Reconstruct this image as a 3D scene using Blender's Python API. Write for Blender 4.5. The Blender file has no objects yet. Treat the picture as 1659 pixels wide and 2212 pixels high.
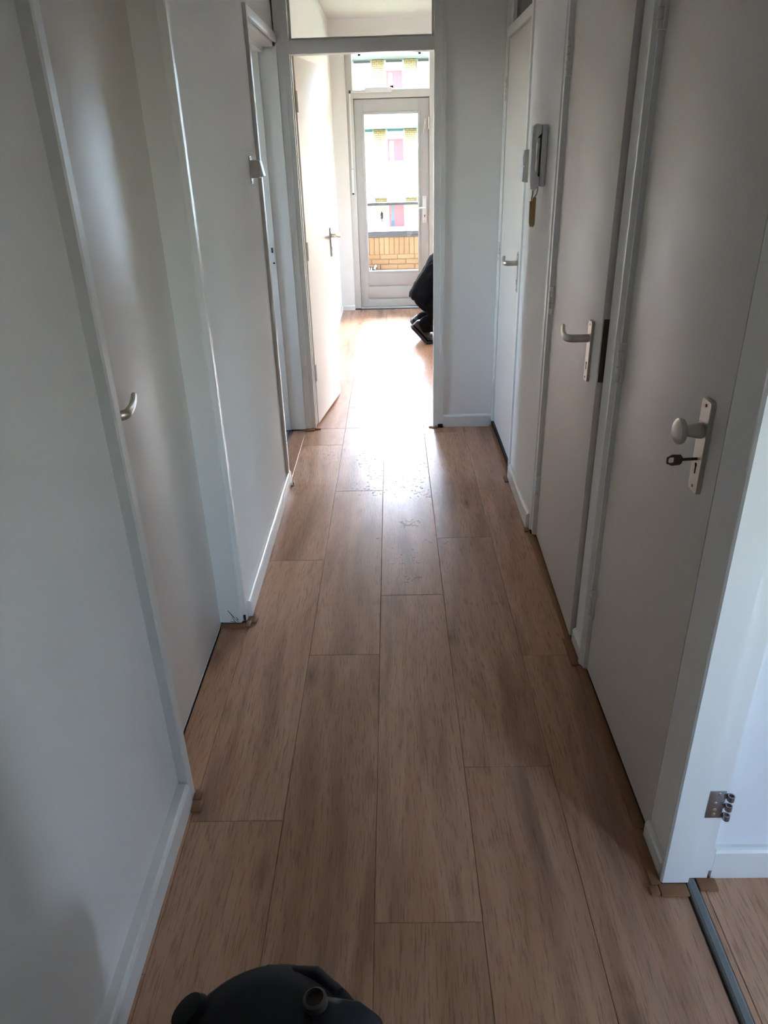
import bpy, bmesh, math, random
from mathutils import Vector, Matrix

random.seed(7)
scn = bpy.context.scene
C = scn.collection

# ------------------------------------------------------------------ camera
cam_data = bpy.data.cameras.new('camera')
cam = bpy.data.objects.new('camera', cam_data)
C.objects.link(cam)
cam_data.sensor_fit = 'HORIZONTAL'
cam_data.sensor_width = 36.0
cam_data.lens = 36.0 * 1573.54 / 1659.0
cam_data.clip_start = 0.02
cam_data.clip_end = 400
CAMR = Matrix(((0.99961055, 0.02081927, 0.01858256),
               (0.00731081, 0.44726544, -0.89437139),
               (-0.0269315, 0.89415893, 0.44693904)))
cam.matrix_world = Matrix.Translation((0, 0, 1.57)) @ CAMR.to_4x4()
scn.camera = cam

# ------------------------------------------------------------------ light
SKY_STRENGTH = 1.0
EXPOSURE = 3.83
world = bpy.data.worlds.new('world')
scn.world = world
world.use_nodes = True
wn = world.node_tree
wn.nodes.clear()
wo = wn.nodes.new('ShaderNodeOutputWorld')
wb = wn.nodes.new('ShaderNodeBackground')
sky = wn.nodes.new('ShaderNodeTexSky')
sky.sky_type = 'NISHITA'
sky.sun_disc = False
sky.sun_elevation = math.radians(48)
sky.sun_rotation = math.radians(35)      # high over the street, ahead and to the right
sky.air_density = 1.0
sky.dust_density = 2.5
sky.ozone_density = 1.0
wb.inputs['Strength'].default_value = SKY_STRENGTH
tint = wn.nodes.new('ShaderNodeMix')       # slight warm tint multiplied over the sky to offset its blue
tint.data_type = 'RGBA'
tint.blend_type = 'MULTIPLY'
tint.inputs[0].default_value = 1.0
tint.inputs[7].default_value = (1.035, 1.0, .955, 1)
wn.links.new(sky.outputs[0], tint.inputs[6])
wn.links.new(tint.outputs[2], wb.inputs['Color'])
wn.links.new(wb.outputs[0], wo.inputs[0])


def portal(name, loc, direction, w, h):
    d = bpy.data.lights.new(name, 'AREA')
    d.shape = 'RECTANGLE'
    d.size, d.size_y = w, h
    d.cycles.is_portal = True
    o = bpy.data.objects.new(name, d)
    C.objects.link(o)
    o.location = loc
    o.rotation_euler = Vector(direction).to_track_quat('-Z', 'Z').to_euler()
    return o


portal('portal_balcony_door', (0.02, 8.30, 1.4), (0, -1, 0), 0.9, 2.3)
portal('portal_added_far_window', (1.25, 8.30, 1.5), (0, -1, 0), .95, 2.0)
portal('portal_side_window', (3.0, -2.5, 1.6), (0, 1, 0), 1.2, 1.4)
portal('portal_added_side_window', (3.8, -1.1, 1.5), (-1, 0, 0), .65, 1.05)
portal('portal_added_gable_window', (3.8, 7.38, 1.65), (-1, 0, 0), 1.05, 1.5)
portal('portal_added_left_window', (-3.4, 3.55, 1.65), (1, 0, 0), .8, 1.4)

vs = scn.view_settings
vs.view_transform = 'Standard'
vs.look = 'None'
vs.exposure = EXPOSURE
vs.gamma = 1.0
vs.use_curve_mapping = False
cy = scn.cycles
cy.use_adaptive_sampling = True
cy.adaptive_threshold = .15
cy.max_bounces = 6
cy.diffuse_bounces = 4
cy.glossy_bounces = 2
cy.transmission_bounces = 6
cy.transparent_max_bounces = 12
cy.sample_clamp_indirect = 6.0
cy.caustics_reflective = False
cy.caustics_refractive = False

# ------------------------------------------------------------------ helpers


class MB:
    """collects shapes in world coordinates, links them as one mesh object"""

    def __init__(self, M=None):
        self.v, self.f, self.M = [], [], M

    def _add(self, vs_, fs):
        b = len(self.v)
        self.v += [Vector(p) for p in vs_]
        self.f += [[b + i for i in f] for f in fs]
        return self

    def box(self, x0, x1, y0, y1, z0, z1):
        if x0 > x1: x0, x1 = x1, x0
        if y0 > y1: y0, y1 = y1, y0
        if z0 > z1: z0, z1 = z1, z0
        return self._add([(x0, y0, z0), (x1, y0, z0), (x1, y1, z0), (x0, y1, z0),
                          (x0, y0, z1), (x1, y0, z1), (x1, y1, z1), (x0, y1, z1)],
                         [(3, 2, 1, 0), (4, 5, 6, 7), (0, 1, 5, 4), (1, 2, 6, 5), (2, 3, 7, 6), (3, 0, 4, 7)])

    def extr(self, poly, axis, a0, a1):
        """poly: 2-D points in the plane across axis: 'z' (x,y), 'y' (x,z), 'x' (y,z)"""
        n = len(poly)
        area = sum(poly[i][0] * poly[(i + 1) % n][1] - poly[(i + 1) % n][0] * poly[i][1] for i in range(n))
        if area < 0: poly = poly[::-1]

        def pt(p, a):
            return {'z': (p[0], p[1], a), 'y': (p[0], a, p[1]), 'x': (a, p[0], p[1])}[axis]
        vs_ = [pt(p, a0) for p in poly] + [pt(p, a1) for p in poly]
        fs = [tuple(range(n - 1, -1, -1)), tuple(range(n, 2 * n))]
        fs += [(i, (i + 1) % n, n + (i + 1) % n, n + i) for i in range(n)]
        if axis == 'y': fs = [f[::-1] for f in fs]
        return self._add(vs_, fs)

    def tube(self, pts, r, n=10, cap=True, flat=1.0, up=(0, 0, 1)):
        """sweep along pts; r a number or list of radii; flat squeezes the side axis"""
        pts = [Vector(p) for p in pts]
        rs = r if isinstance(r, (list, tuple)) else [r] * len(pts)
        vs_, fs = [], []
        prev = None
        for i, p in enumerate(pts):
            t = (pts[min(i + 1, len(pts) - 1)] - pts[max(i - 1, 0)]).normalized()
            if prev is None:
                u = Vector(up)
                if abs(u.dot(t)) > 0.95: u = Vector((1, 0, 0))
                u = (u - t * u.dot(t)).normalized()
            else:
                u = (prev - t * prev.dot(t)).normalized()
            prev = u
            w = t.cross(u)
            for k in range(n):
                a = 2 * math.pi * k / n
                vs_.append(p + u * (math.cos(a) * rs[i]) + w * (math.sin(a) * rs[i] * flat))
        for i in range(len(pts) - 1):
            for k in range(n):
                a, b = i * n + k, i * n + (k + 1) % n
                fs.append((a, b, b + n, a + n))
        if cap:
            fs.append(tuple(range(n - 1, -1, -1)))
            m = (len(pts) - 1) * n
            fs.append(tuple(range(m, m + n)))
        return self._add(vs_, fs)

    def lathe(self, prof, org, axis=(0, 0, 1), n=24):
        """prof: (radius, height) along axis"""
        a = Vector(axis).normalized()
        u = Vector((0, 0, 1)) if abs(a.z) < .9 else Vector((1, 0, 0))
        u = (u - a * u.dot(a)).normalized()
        w = a.cross(u)
        org = Vector(org)
        vs_, fs = [], []
        for (r, h) in prof:
            for k in range(n):
                t = 2 * math.pi * k / n
                vs_.append(org + a * h + (u * math.cos(t) + w * math.sin(t)) * max(r, 1e-5))
        for i in range(len(prof) - 1):
            for k in range(n):
                p, q = i * n + k, i * n + (k + 1) % n
                fs.append((p, q, q + n, p + n))
        fs.append(tuple(range(n - 1, -1, -1)))
        m = (len(prof) - 1) * n
        fs.append(tuple(range(m, m + n)))
        return self._add(vs_, fs)

    def build(self, name, mat, parent=None, bevel=0.0, segs=2, smooth=None, origin=None):
        vs_ = [self.M @ p for p in self.v] if self.M else self.v
        if origin is None:
            if parent is not None:
                origin = wloc(parent)
            else:
                lo = [min(p[i] for p in vs_) for i in range(3)]
                hi = [max(p[i] for p in vs_) for i in range(3)]
                origin = Vector(((lo[0] + hi[0]) / 2, (lo[1] + hi[1]) / 2, lo[2]))
        origin = Vector(origin)
        me = bpy.data.meshes.new(name)
        me.from_pydata([p - origin for p in vs_], [], self.f)
        bm = bmesh.new()
        bm.from_mesh(me)
        bmesh.ops.recalc_face_normals(bm, faces=bm.faces)
        if bevel > 0:
            es = [e for e in bm.edges if len(e.link_faces) == 2 and e.calc_face_angle(0) > math.radians(40)]
            bmesh.ops.bevel(bm, geom=es, offset=bevel, segments=segs, profile=.5, affect='EDGES', clamp_overlap=True)
        bm.to_mesh(me)
        bm.free()
        if smooth is None: smooth = bevel > 0
        if smooth:
            for p in me.polygons: p.use_smooth = True
            me.set_sharp_from_angle(angle=math.radians(38))
        me.materials.append(mat)
        o = bpy.data.objects.new(name, me)
        C.objects.link(o)
        if parent is not None:
            o.parent = parent
            o.location = origin - wloc(parent)
        else:
            o.location = origin
        return o


def wloc(o):
    l = Vector(o.location)
    while o.parent is not None:
        o = o.parent
        l = l + Vector(o.location)
    return l


def tag(o, label, cat=None, group=None, kind=None):
    o['label'] = label
    if cat: o['category'] = cat
    if group: o['group'] = group
    if kind: o['kind'] = kind
    return o


def empty(name, loc, label=None, cat=None, group=None, kind=None):
    o = bpy.data.objects.new(name, None)
    C.objects.link(o)
    o.location = loc
    o.empty_display_size = .05
    if label: tag(o, label, cat, group, kind)
    return o


def bx(name, mat, parent, *d, bevel=0.0):
    return MB().box(*d).build(name, mat, parent, bevel)


# ------------------------------------------------------------------ materials
MATS = {}


def mat(name, col, rough=.5, metal=0.0, spec=None, bump=None, vary=None, coat=0.0):
    """bump: (scale, strength); vary: (scale, amount) soft colour mottling"""
    m = bpy.data.materials.new(name)
    m.use_nodes = True
    nt = m.node_tree
    b = nt.nodes['Principled BSDF']
    b.inputs['Base Color'].default_value = (*col, 1)
    b.inputs['Roughness'].default_value = rough
    b.inputs['Metallic'].default_value = metal
    if spec is not None: b.inputs['Specular IOR Level'].default_value = spec
    if coat: b.inputs['Coat Weight'].default_value = coat
    tc = nt.nodes.new('ShaderNodeTexCoord')
    if bump:
        n = nt.nodes.new('ShaderNodeTexNoise')
        n.inputs['Scale'].default_value = bump[0]
        n.inputs['Detail'].default_value = 4
        nt.links.new(tc.outputs['Object'], n.inputs['Vector'])
        bp = nt.nodes.new('ShaderNodeBump')
        bp.inputs['Strength'].default_value = bump[1]
        bp.inputs['Distance'].default_value = .002
        nt.links.new(n.outputs[0], bp.inputs['Height'])
        nt.links.new(bp.outputs[0], b.inputs['Normal'])
    if vary:
        n = nt.nodes.new('ShaderNodeTexNoise')
        n.inputs['Scale'].default_value = vary[0]
        n.inputs['Detail'].default_value = 1
        nt.links.new(tc.outputs['Object'], n.inputs['Vector'])
        mx = nt.nodes.new('ShaderNodeMix')
        mx.data_type = 'RGBA'
        k = vary[1]
        mx.inputs[6].default_value = (*[max(0, c * (1 - k)) for c in col], 1)
        mx.inputs[7].default_value = (*[min(1, c * (1 + k)) for c in col], 1)
        nt.links.new(n.outputs[0], mx.inputs[0])
        nt.links.new(mx.outputs[2], b.inputs['Base Color'])
    MATS[name] = m
    return m


def glass_mat(name, tint=(1, 1, 1), refl=.06):
    m = bpy.data.materials.new(name)
    m.use_nodes = True
    nt = m.node_tree
    nt.nodes.clear()
    o = nt.nodes.new('ShaderNodeOutputMaterial')
    t = nt.nodes.new('ShaderNodeBsdfTransparent')
    t.inputs[0].default_value = (*tint, 1)
    g = nt.nodes.new('ShaderNodeBsdfGlossy')
    g.inputs['Roughness'].default_value = .02
    fr = nt.nodes.new('ShaderNodeFresnel')
    fr.inputs[0].default_value = 1.45
    mx = nt.nodes.new('ShaderNodeMixShader')
    nt.links.new(fr.outputs[0], mx.inputs[0])
    nt.links.new(t.outputs[0], mx.inputs[1])
    nt.links.new(g.outputs[0], mx.inputs[2])
    nt.links.new(mx.outputs[0], o.inputs[0])
    return m




def matte(name, col):
    m = bpy.data.materials.new(name)
    m.use_nodes = True
    nt = m.node_tree
    nt.nodes.clear()
    o = nt.nodes.new('ShaderNodeOutputMaterial')
    d = nt.nodes.new('ShaderNodeBsdfDiffuse')
    d.inputs['Color'].default_value = (*col, 1)
    nt.links.new(d.outputs[0], o.inputs[0])
    return m


M_wall = matte('wall_paint', (.87, .863, .835))
M_ceil = matte('ceiling_paint', (.86, .87, .855))
M_frame = mat('frame_paint', (.80, .79, .75), .32)
M_bpost = mat('balcony_frame_paint', (.64, .645, .61), .4)
M_bdoor = mat('balcony_door_paint', (.53, .54, .53), .4)
M_leaf = mat('door_paint', (.80, .75, .69), .38)
M_base = mat('skirting_paint', (.82, .815, .79), .35)
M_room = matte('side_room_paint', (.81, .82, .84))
M_cream = mat('cream_plastic', (.74, .72, .66), .35)
M_white = mat('white_plastic', (.86, .87, .88), .3)
M_grey = mat('grey_rubber', (.045, .048, .055), .6)
M_alu = mat('satin_aluminium', (.58, .55, .49), .34, 1.0)
M_steel = mat('bare_steel', (.35, .36, .39), .35, 1.0)
M_dark = mat('black_gap', (.012, .012, .013), .8)
M_darkmetal = mat('dark_bronze', (.10, .08, .075), .4, .8)
M_tan = mat('tan_cord', (.42, .27, .12), .5)
M_trim = mat('brown_edging', (.25, .12, .055), .5, spec=.3, vary=(30, .12))
M_trimtop = mat('brown_edging_edge', (.45, .30, .20), .4)
M_strip = mat('grey_threshold', (.19, .20, .205), .42, .3, bump=(200, .2))
M_black = mat('black_plastic', (.0022, .0024, .0040), .65, spec=.2)
M_black2 = mat('charcoal_plastic', (.008, .009, .017), .6, spec=.35)
M_tank = mat('pale_plastic', (.55, .57, .56), .45)
M_cloth = mat('black_cloth', (.003, .0034, .0055), .95, spec=.12, bump=(260, .5))
M_cloth2 = mat('black_trouser_cloth', (.004, .004, .0058), .95, spec=.12, bump=(220, .5))
M_skin = mat('skin', (.55, .28, .20), .5)
M_hair = mat('dark_hair', (.03, .02, .015), .6)
M_shoe = mat('black_shoe', (.005, .005, .005), .4)
M_cap = mat('dark_coping', (.035, .042, .055), .45)
M_mortar = mat('mortar', (.16, .145, .125), .9, bump=(90, .5))
M_concrete = mat('concrete', (.30, .295, .28), .85, bump=(30, .4), vary=(3, .1))
M_panel = mat('white_panel', (.80, .82, .83), .5)
M_rail = mat('blue_rail', (.05, .17, .22), .5)
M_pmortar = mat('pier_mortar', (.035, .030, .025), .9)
M_red = mat('red_door', (.17, .012, .012), .45)
M_dkglass = mat('dark_window', (.05, .055, .06), .08)
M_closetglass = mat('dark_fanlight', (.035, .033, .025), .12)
M_grass = mat('ground_grass', (.12, .17, .07), .95, vary=(.4, .3))
M_glass = glass_mat('clear_glass')


def brick_material(name, c0, c1):
    m = mat(name, c0, .85, bump=(60, .8))
    nt = m.node_tree
    b = nt.nodes['Principled BSDF']
    oi = nt.nodes.new('ShaderNodeObjectInfo')
    tc = nt.nodes.new('ShaderNodeTexCoord')
    n = nt.nodes.new('ShaderNodeTexNoise')
    n.inputs['Scale'].default_value = 14
    n.inputs['Detail'].default_value = 5
    nt.links.new(tc.outputs['Object'], n.inputs['Vector'])
    ad = nt.nodes.new('ShaderNodeMath')
    ad.operation = 'MULTIPLY_ADD'
    nt.links.new(oi.outputs['Random'], ad.inputs[0])
    ad.inputs[1].default_value = .7
    sc_ = nt.nodes.new('ShaderNodeMath')
    sc_.operation = 'MULTIPLY_ADD'
    nt.links.new(n.outputs[0], sc_.inputs[0])
    sc_.inputs[1].default_value = .9
    sc_.inputs[2].default_value = -.3
    nt.links.new(sc_.outputs[0], ad.inputs[2])
    mx = nt.nodes.new('ShaderNodeMix')
    mx.data_type = 'RGBA'
    mx.inputs[6].default_value = (*c0, 1)
    mx.inputs[7].default_value = (*c1, 1)
    nt.links.new(ad.outputs[0], mx.inputs[0])
    nt.links.new(mx.outputs[2], b.inputs['Base Color'])
    return m


M_brick = brick_material('balcony_brick', (.25, .15, .075), (.36, .245, .14))
M_brick2 = brick_material('pier_brick', (.23, .16, .085), (.33, .24, .14))


def oak_material():
    m = bpy.data.materials.new('oak_laminate')
    m.use_nodes = True
    nt = m.node_tree
    N, Lk = nt.nodes, nt.links
    b = N['Principled BSDF']
    tc = N.new('ShaderNodeTexCoord')
    oi = N.new('ShaderNodeObjectInfo')

    def math_(op, a, b_=None, c=None):
        n = N.new('ShaderNodeMath')
        n.operation = op
        for i, x in enumerate((a, b_, c)):
            if x is None: continue
            if isinstance(x, (int, float)): n.inputs[i].default_value = x
            else: Lk.new(x, n.inputs[i])
        return n.outputs[0]

    def noise(vec, scale, detail=4, rough=.55, dist=0):
        n = N.new('ShaderNodeTexNoise')
        n.inputs['Scale'].default_value = scale
        n.inputs['Detail'].default_value = detail
        n.inputs['Roughness'].default_value = rough
        n.inputs['Distortion'].default_value = dist
        Lk.new(vec, n.inputs['Vector'])
        return n.outputs[0]

    def vmap(vec, scale):
        n = N.new('ShaderNodeMapping')
        n.inputs['Scale'].default_value = scale
        Lk.new(vec, n.inputs['Vector'])
        return n.outputs[0]

    def ramp(x, stops):
        n = N.new('ShaderNodeValToRGB')
        e = n.color_ramp.elements
        while len(e) < len(stops): e.new(.5)
        for el, (p, c) in zip(e, stops):
            el.position = p
            el.color = (*c, 1) if isinstance(c, tuple) else (c, c, c, 1)
        Lk.new(x, n.inputs[0])
        return n.outputs[0]

    def mixc(f, a, b_, blend='MIX'):
        n = N.new('ShaderNodeMix')
        n.data_type = 'RGBA'
        n.blend_type = blend
        for s, x in ((n.inputs[0], f), (n.inputs[6], a), (n.inputs[7], b_)):
            if isinstance(x, (int, float)): s.default_value = x
            elif isinstance(x, tuple): s.default_value = (*x, 1)
            else: Lk.new(x, s)
        return n.outputs[2]

    off = N.new('ShaderNodeVectorMath')
    off.operation = 'MULTIPLY_ADD'
    cv = N.new('ShaderNodeCombineXYZ')
    for i, k in enumerate((13.0, 29.0, 7.0)):
        Lk.new(math_('MULTIPLY', oi.outputs['Random'], k), cv.inputs[i])
    off.inputs[1].default_value = (1, 1, 1)
    Lk.new(tc.outputs['Object'], off.inputs[0])
    Lk.new(cv.outputs[0], off.inputs[2])
    v = off.outputs[0]
    # warp so that the grain swings round the knots
    warp = noise(vmap(v, (3.2, .9, 1)), 1.0, 1, .5)
    wv = N.new('ShaderNodeCombineXYZ')
    Lk.new(math_('MULTIPLY', math_('SUBTRACT', warp, .5), .09), wv.inputs[0])
    va = N.new('ShaderNodeVectorMath')
    Lk.new(v, va.inputs[0])
    Lk.new(wv.outputs[0], va.inputs[1])
    g = va.outputs[0]
    fine = noise(vmap(g, (190, 13.0, 1)), 1.0, 3, .7)
    mid = noise(vmap(g, (26, 1.7, 1)), 1.0, 2, .6)
    broad = noise(vmap(g, (6.5, .75, 1)), 1.0, 2, .6, .6)
    base = ramp(broad, [(.28, (.36, .192, .114)), (.45, (.51, .292, .183)), (.60, (.58, .348, .227)), (.76, (.43, .240, .149))])
    col = mixc(math_('MULTIPLY', ramp(mid, [(.36, 1.0), (.58, 0.0)]), .22), base, (.32, .170, .102))
    col = mixc(math_('MULTIPLY', ramp(fine, [(.34, 1.0), (.50, 0.0)]), .50), col, (.19, .098, .060))
    # greyish drawn-out streaks
    streak = noise(vmap(g, (10, .9, 1)), 1.0, 2, .6)
    col = mixc(math_('MULTIPLY', ramp(streak, [(.55, 0.0), (.72, 1.0)]), .62), col, (.185, .112, .090))
    # knots
    vo = N.new('ShaderNodeTexVoronoi')
    vo.inputs['Scale'].default_value = 1.0
    Lk.new(vmap(g, (8.0, 2.6, 1)), vo.inputs['Vector'])
    knot = ramp(vo.outputs['Distance'], [(.02, 1.0), (.06, .55), (.22, 0.0)])
    kmask = ramp(noise(vmap(v, (4, 1.4, 1)), 1.0, 1), [(.46, 0.0), (.54, 1.0)])
    col = mixc(math_('MULTIPLY', math_('MULTIPLY', knot, kmask), .75), col, (.085, .046, .032))
    # each plank its own tone
    tone = ramp(oi.outputs['Random'], [(0, (.90, .89, .88)), (.5, (1.0, 1.0, 1.0)), (1, (1.08, 1.06, 1.03))])
    col = mixc(1.0, col, tone, 'MULTIPLY')
    Lk.new(col, b.inputs['Base Color'])
    b.inputs['Roughness'].default_value = .27
    b.inputs['Specular IOR Level'].default_value = .42
    bp = N.new('ShaderNodeBump')
    bp.inputs['Strength'].default_value = .35
    bp.inputs['Distance'].default_value = .0012
    Lk.new(fine, bp.inputs['Height'])
    Lk.new(bp.outputs[0], b.inputs['Normal'])
    return m


M_oak = oak_material()

# ================================================================== SETTING
CEIL = 2.65
XO0, XO1, YO0, YO1 = -3.3, 3.7, -2.4, 8.08      # inner faces of the outer walls
T = .14

# ------------------------------------------------------------------ floor
floor = MB().box(XO0 - T, XO1 + T, YO0 - T, YO1 + .16, -.30, -.0085).build('floor', M_mortar)
tag(floor, 'brown oak laminate floor running through hall and rooms', 'floor', kind='structure')
PW, PL, GAP = .245, 1.35, .0007
plank_cache = {}


def plank(x0, x1, y0, y1):
    x0 += GAP / 2; x1 -= GAP / 2; y0 += GAP / 2; y1 -= GAP / 2
    if x1 - x0 < .012 or y1 - y0 < .02: return
    key = (round(x1 - x0, 4), round(y1 - y0, 4))
    if key not in plank_cache:
        hx, hy, c = key[0] / 2, key[1] / 2, .0016
        vs_ = []
        for z, i in ((-.008, 0), (-.0013, 0), (0, c)):
            vs_ += [(-hx + i, -hy + i, z), (hx - i, -hy + i, z), (hx - i, hy - i, z), (-hx + i, hy - i, z)]
        fs = [(3, 2, 1, 0), (8, 9, 10, 11)]
        for r in (0, 4):
            fs += [(r + k, r + (k + 1) % 4, r + 4 + (k + 1) % 4, r + 4 + k) for k in range(4)]
        me = bpy.data.meshes.new('plank')
        me.from_pydata(vs_, [], fs)
        me.materials.append(M_oak)
        plank_cache[key] = me
    o = bpy.data.objects.new('plank', plank_cache[key])
    C.objects.link(o)
    o.parent = floor
    o.location = Vector(((x0 + x1) / 2, (y0 + y1) / 2, 0)) - wloc(floor)


XS = -.317
offs = {-1: 2.30, 0: 1.345, 1: 2.04, 2: 1.06, 3: 1.52, 4: 2.02}


def rows(x_lo, x_hi, y_lo, y_hi, i0, i1, dx=0.0):
    for i in range(i0, i1):
        a, b_ = XS + (i - 1) * PW + dx, XS + i * PW + dx
        a, b_ = max(a, x_lo), min(b_, x_hi)
        if b_ - a < .015: continue
        y = offs.get(i, 1.0 + ((i * .47) % 1.0) * PL)
        while y > y_lo: y -= PL
        while y < y_hi:
            plank(a, b_, max(y, y_lo), min(y + PL, y_hi))
            y += PL


rows(-.66, .655, -1.3, 4.33, -1, 5)          # hall
rows(-.56, XO1, 4.33, 8.08, 0, 17)           # far room
rows(.70, XO1, -2.4, 1.18, 5, 18, dx=.037)    # side room
plank(.6855, .70, -.2, 1.18)
plank(.6855, .70, -1.55, -.2)
rows(XO0, -.70, 2.6, 4.33, -12, -1, dx=-.04)  # room behind the doorway

# ------------------------------------------------------------------ ceiling and outer shell
ceiling = MB().box(XO0 - T, XO1 + T, YO0 - T, YO1 + .16, CEIL, CEIL + .2).build('ceiling', M_ceil)
tag(ceiling, 'white plastered ceiling seen through the fanlight', 'ceiling', kind='structure')

# hall left wall
wl = MB()
wl.box(-.70, -.60, -1.3, 1.42, -.008, CEIL)
wl.box(-.70, -.60, 1.42, 2.278, 2.10, CEIL)
wl.box(-.70, -.575, 2.278, 3.462, -.008, CEIL)
wl.box(-.70, -.575, 3.462, 4.42, 2.10, CEIL)
wl.box(-.70, -.555, 4.42, 8.08, -.008, CEIL)
wall_left = tag(wl.build('wall_left', M_wall), 'off-white painted hall wall with the grey light switch', 'wall', kind='structure')
# hall right wall
wr = MB()
wr.box(.60, .70, 2.93, 3.545, -.008, CEIL)
wr.box(.615, .70, 1.965, 2.10, -.008, 2.10)
wr.box(.60, .70, 1.17, 2.93, 2.10, CEIL)
wr.box(.616, .70, 1.17, 1.287, -.008, 2.10)
wr.box(.60, .70, 3.545, 4.33, 2.50, CEIL)
wr.box(.60, .70, .20, 1.17, 2.10, CEIL)
wr.box(.60, .70, -1.3, .20, -.008, CEIL)
wall_right = tag(wr.build('wall_right', M_wall), 'off-white painted hall wall carrying the intercom', 'wall', kind='structure')
# cross walls
wb_ = MB()
wb_.box(.287, XO1, 4.325, 4.42, -.008, CEIL)
wb_.box(-.56, .287, 4.325, 4.42, 2.56, CEIL)
wb_.box(XO0, -.70, 4.325, 4.42, -.008, CEIL)
wall_back = tag(wb_.build('wall_back', M_wall), 'narrow off-white wall at the end of the hall beside the glazed doorway', 'wall', kind='structure')
# side room walls
ws = MB()
ws.box(.70, XO1, 1.18, 1.28, -.008, CEIL)
wall_side = tag(ws.build('wall_side', M_room), 'bluish white wall of the room through the open doorway', 'wall', kind='structure')
# outer shell
sh = MB()
sh.box(-.70, .70, -1.42, -1.3, -.008, CEIL)                              # behind the camera


def pierced(axis, f0, f1, a0, a1, holes):
    """wall between planes f0..f1 running a0..a1 along the other axis, with window holes (b0, b1, z0, z1)"""
    p = a0
    segs = []
    for (b0, b1, z0, z1) in sorted(holes):
        segs += [(p, b0, -.008, CEIL), (b0, b1, -.008, z0), (b0, b1, z1, CEIL)]
        p = b1
    segs.append((p, a1, -.008, CEIL))
    for (q0, q1, z0, z1) in segs:
        if axis == 'x': sh.box(f0, f1, q0, q1, z0, z1)
        else: sh.box(q0, q1, f0, f1, z0, z1)


WIN_L = (3.3, 3.9, 1.05, 2.3)  # opening put in to light the hall through the leafless doorway
WIN_S = (2.55, 3.55, .95, 2.25)
WIN_S2 = (-1.30, -.90, 1.1, 2.0)  # extra opening put in to brighten the near left wall
WIN_G = (6.95, 7.9, .9, 2.4)  # opening put in to brighten the far room
pierced('x', XO0 - T, XO0, YO0 - T, YO1 + .16, [WIN_L])
pierced('x', XO1, XO1 + T, YO0 - T, YO1 + .16, [WIN_S2, WIN_G])
pierced('y', YO0 - T, YO0, XO0, XO1, [WIN_S])
sh.box(XO0, -.70, 2.5, 2.6, -.008, CEIL)
tag(sh.build('wall_outer', M_wall), 'white outer walls of the apartment around the rooms', 'wall', kind='structure')
# front wall of the far room (balcony side)
wf = MB()
YW0, YW1 = 8.08, 8.24
wf.box(XO0 - T, -.415, YW0, YW1, -.008, CEIL)
wf.box(-.415, .46, YW0, YW1, 2.47, CEIL)
wf.box(.46, .80, YW0, YW1, -.008, CEIL)
wf.box(.80, 1.7, YW0, YW1, 2.47, CEIL)
wf.box(.80, 1.7, YW0, YW1, -.008, .62)
wf.box(1.7, XO1 + T, YW0, YW1, -.008, CEIL)
wall_front = tag(wf.build('wall_front', M_wall), 'cream wall of the far room around the balcony door', 'wall', kind='structure')

# ------------------------------------------------------------------ skirting boards


def skirting(name, label, axis, face, side, a0, a1, h=.07, t=.022):
    """axis 'y': board along y on wall plane x=face, standing out towards side (+1/-1); axis 'x' likewise"""
    s = side
    pr = [(face, 0.0005), (face + s * t, 0.0005), (face + s * t, h - .010), (face + s * (t - .004), h - .003), (face + s * (t - .009), h), (face, h)]
    m = MB()
    if axis == 'y': m.extr(pr, 'y', a0, a1)
    else: m.extr(pr, 'x', a0, a1)
    o = m.build(name, M_base, smooth=False)
    return tag(o, label, 'baseboard', kind='structure')


skirting('baseboard_left', 'thick white skirting board along the nearest wall on the left', 'y', -.60, 1, -1.3, 1.405, .072, .031)
skirting('baseboard_left.001', 'white skirting board under the grey light switch', 'y', -.575, 1, 2.283, 3.515, .070, .020)
skirting('baseboard_right', 'white skirting board below the intercom', 'y', .60, -1, 2.945, 3.52, .075, .019)
skirting('baseboard_right.001', 'short cream skirting piece on the post between two doors', 'y', .615, -1, 1.972, 2.098, .055, .013)
skirting('baseboard_right.002', 'short cream skirting piece on the post beside the knob door', 'y', .616, -1, 1.168, 1.285, .055, .014)
skirting('baseboard_back', 'white skirting board across the end wall of the hall', 'x', 4.325, -1, .296, .592, .078, .016)
skirting('baseboard_side', 'white skirting board in the bluish side room', 'x', 1.18, -1, .722, 3.6, .095, .018)
skirting('baseboard_front', 'low cream skirting strip beside the balcony door', 'x', 8.08, -1, -.553, -.415, .05, .012)
skirting('baseboard_left.002', 'white skirting board along the far room wall behind the open door', 'y', -.555, 1, 4.43, 8.07, .05, .012)


# ------------------------------------------------------------------ door hardware
def lever(parent, org, out, along, mat_=M_alu, length=.105, neck=.052, name='lever'):
    """neck goes along out from the plate at org, the grip bends towards along"""
    o, u, a = Vector(org), Vector(out).normalized(), Vector(along).normalized()
    pts, rs = [], []
    for t in (0, .5, .8): pts.append(o + u * neck * t); rs.append(.0120)
    for k in range(1, 6):
        th = k / 5 * math.pi / 2 * .96
        pts.append(o + u * (neck * .8 + .022 * math.sin(th)) + a * (.022 * (1 - math.cos(th)))); rs.append(.0120)
    for k in range(1, 8):
        s = k / 7
        pts.append(o + u * (neck * .8 + .022 - .010 * s * s) + a * (.022 + (length - .022) * s) + Vector((0, 0, .014 * s * s)))
        rs.append(.0120 - .0025 * s)
    return MB().tube(pts, rs, 12, flat=.72).build(name, mat_, parent, smooth=True)


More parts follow.
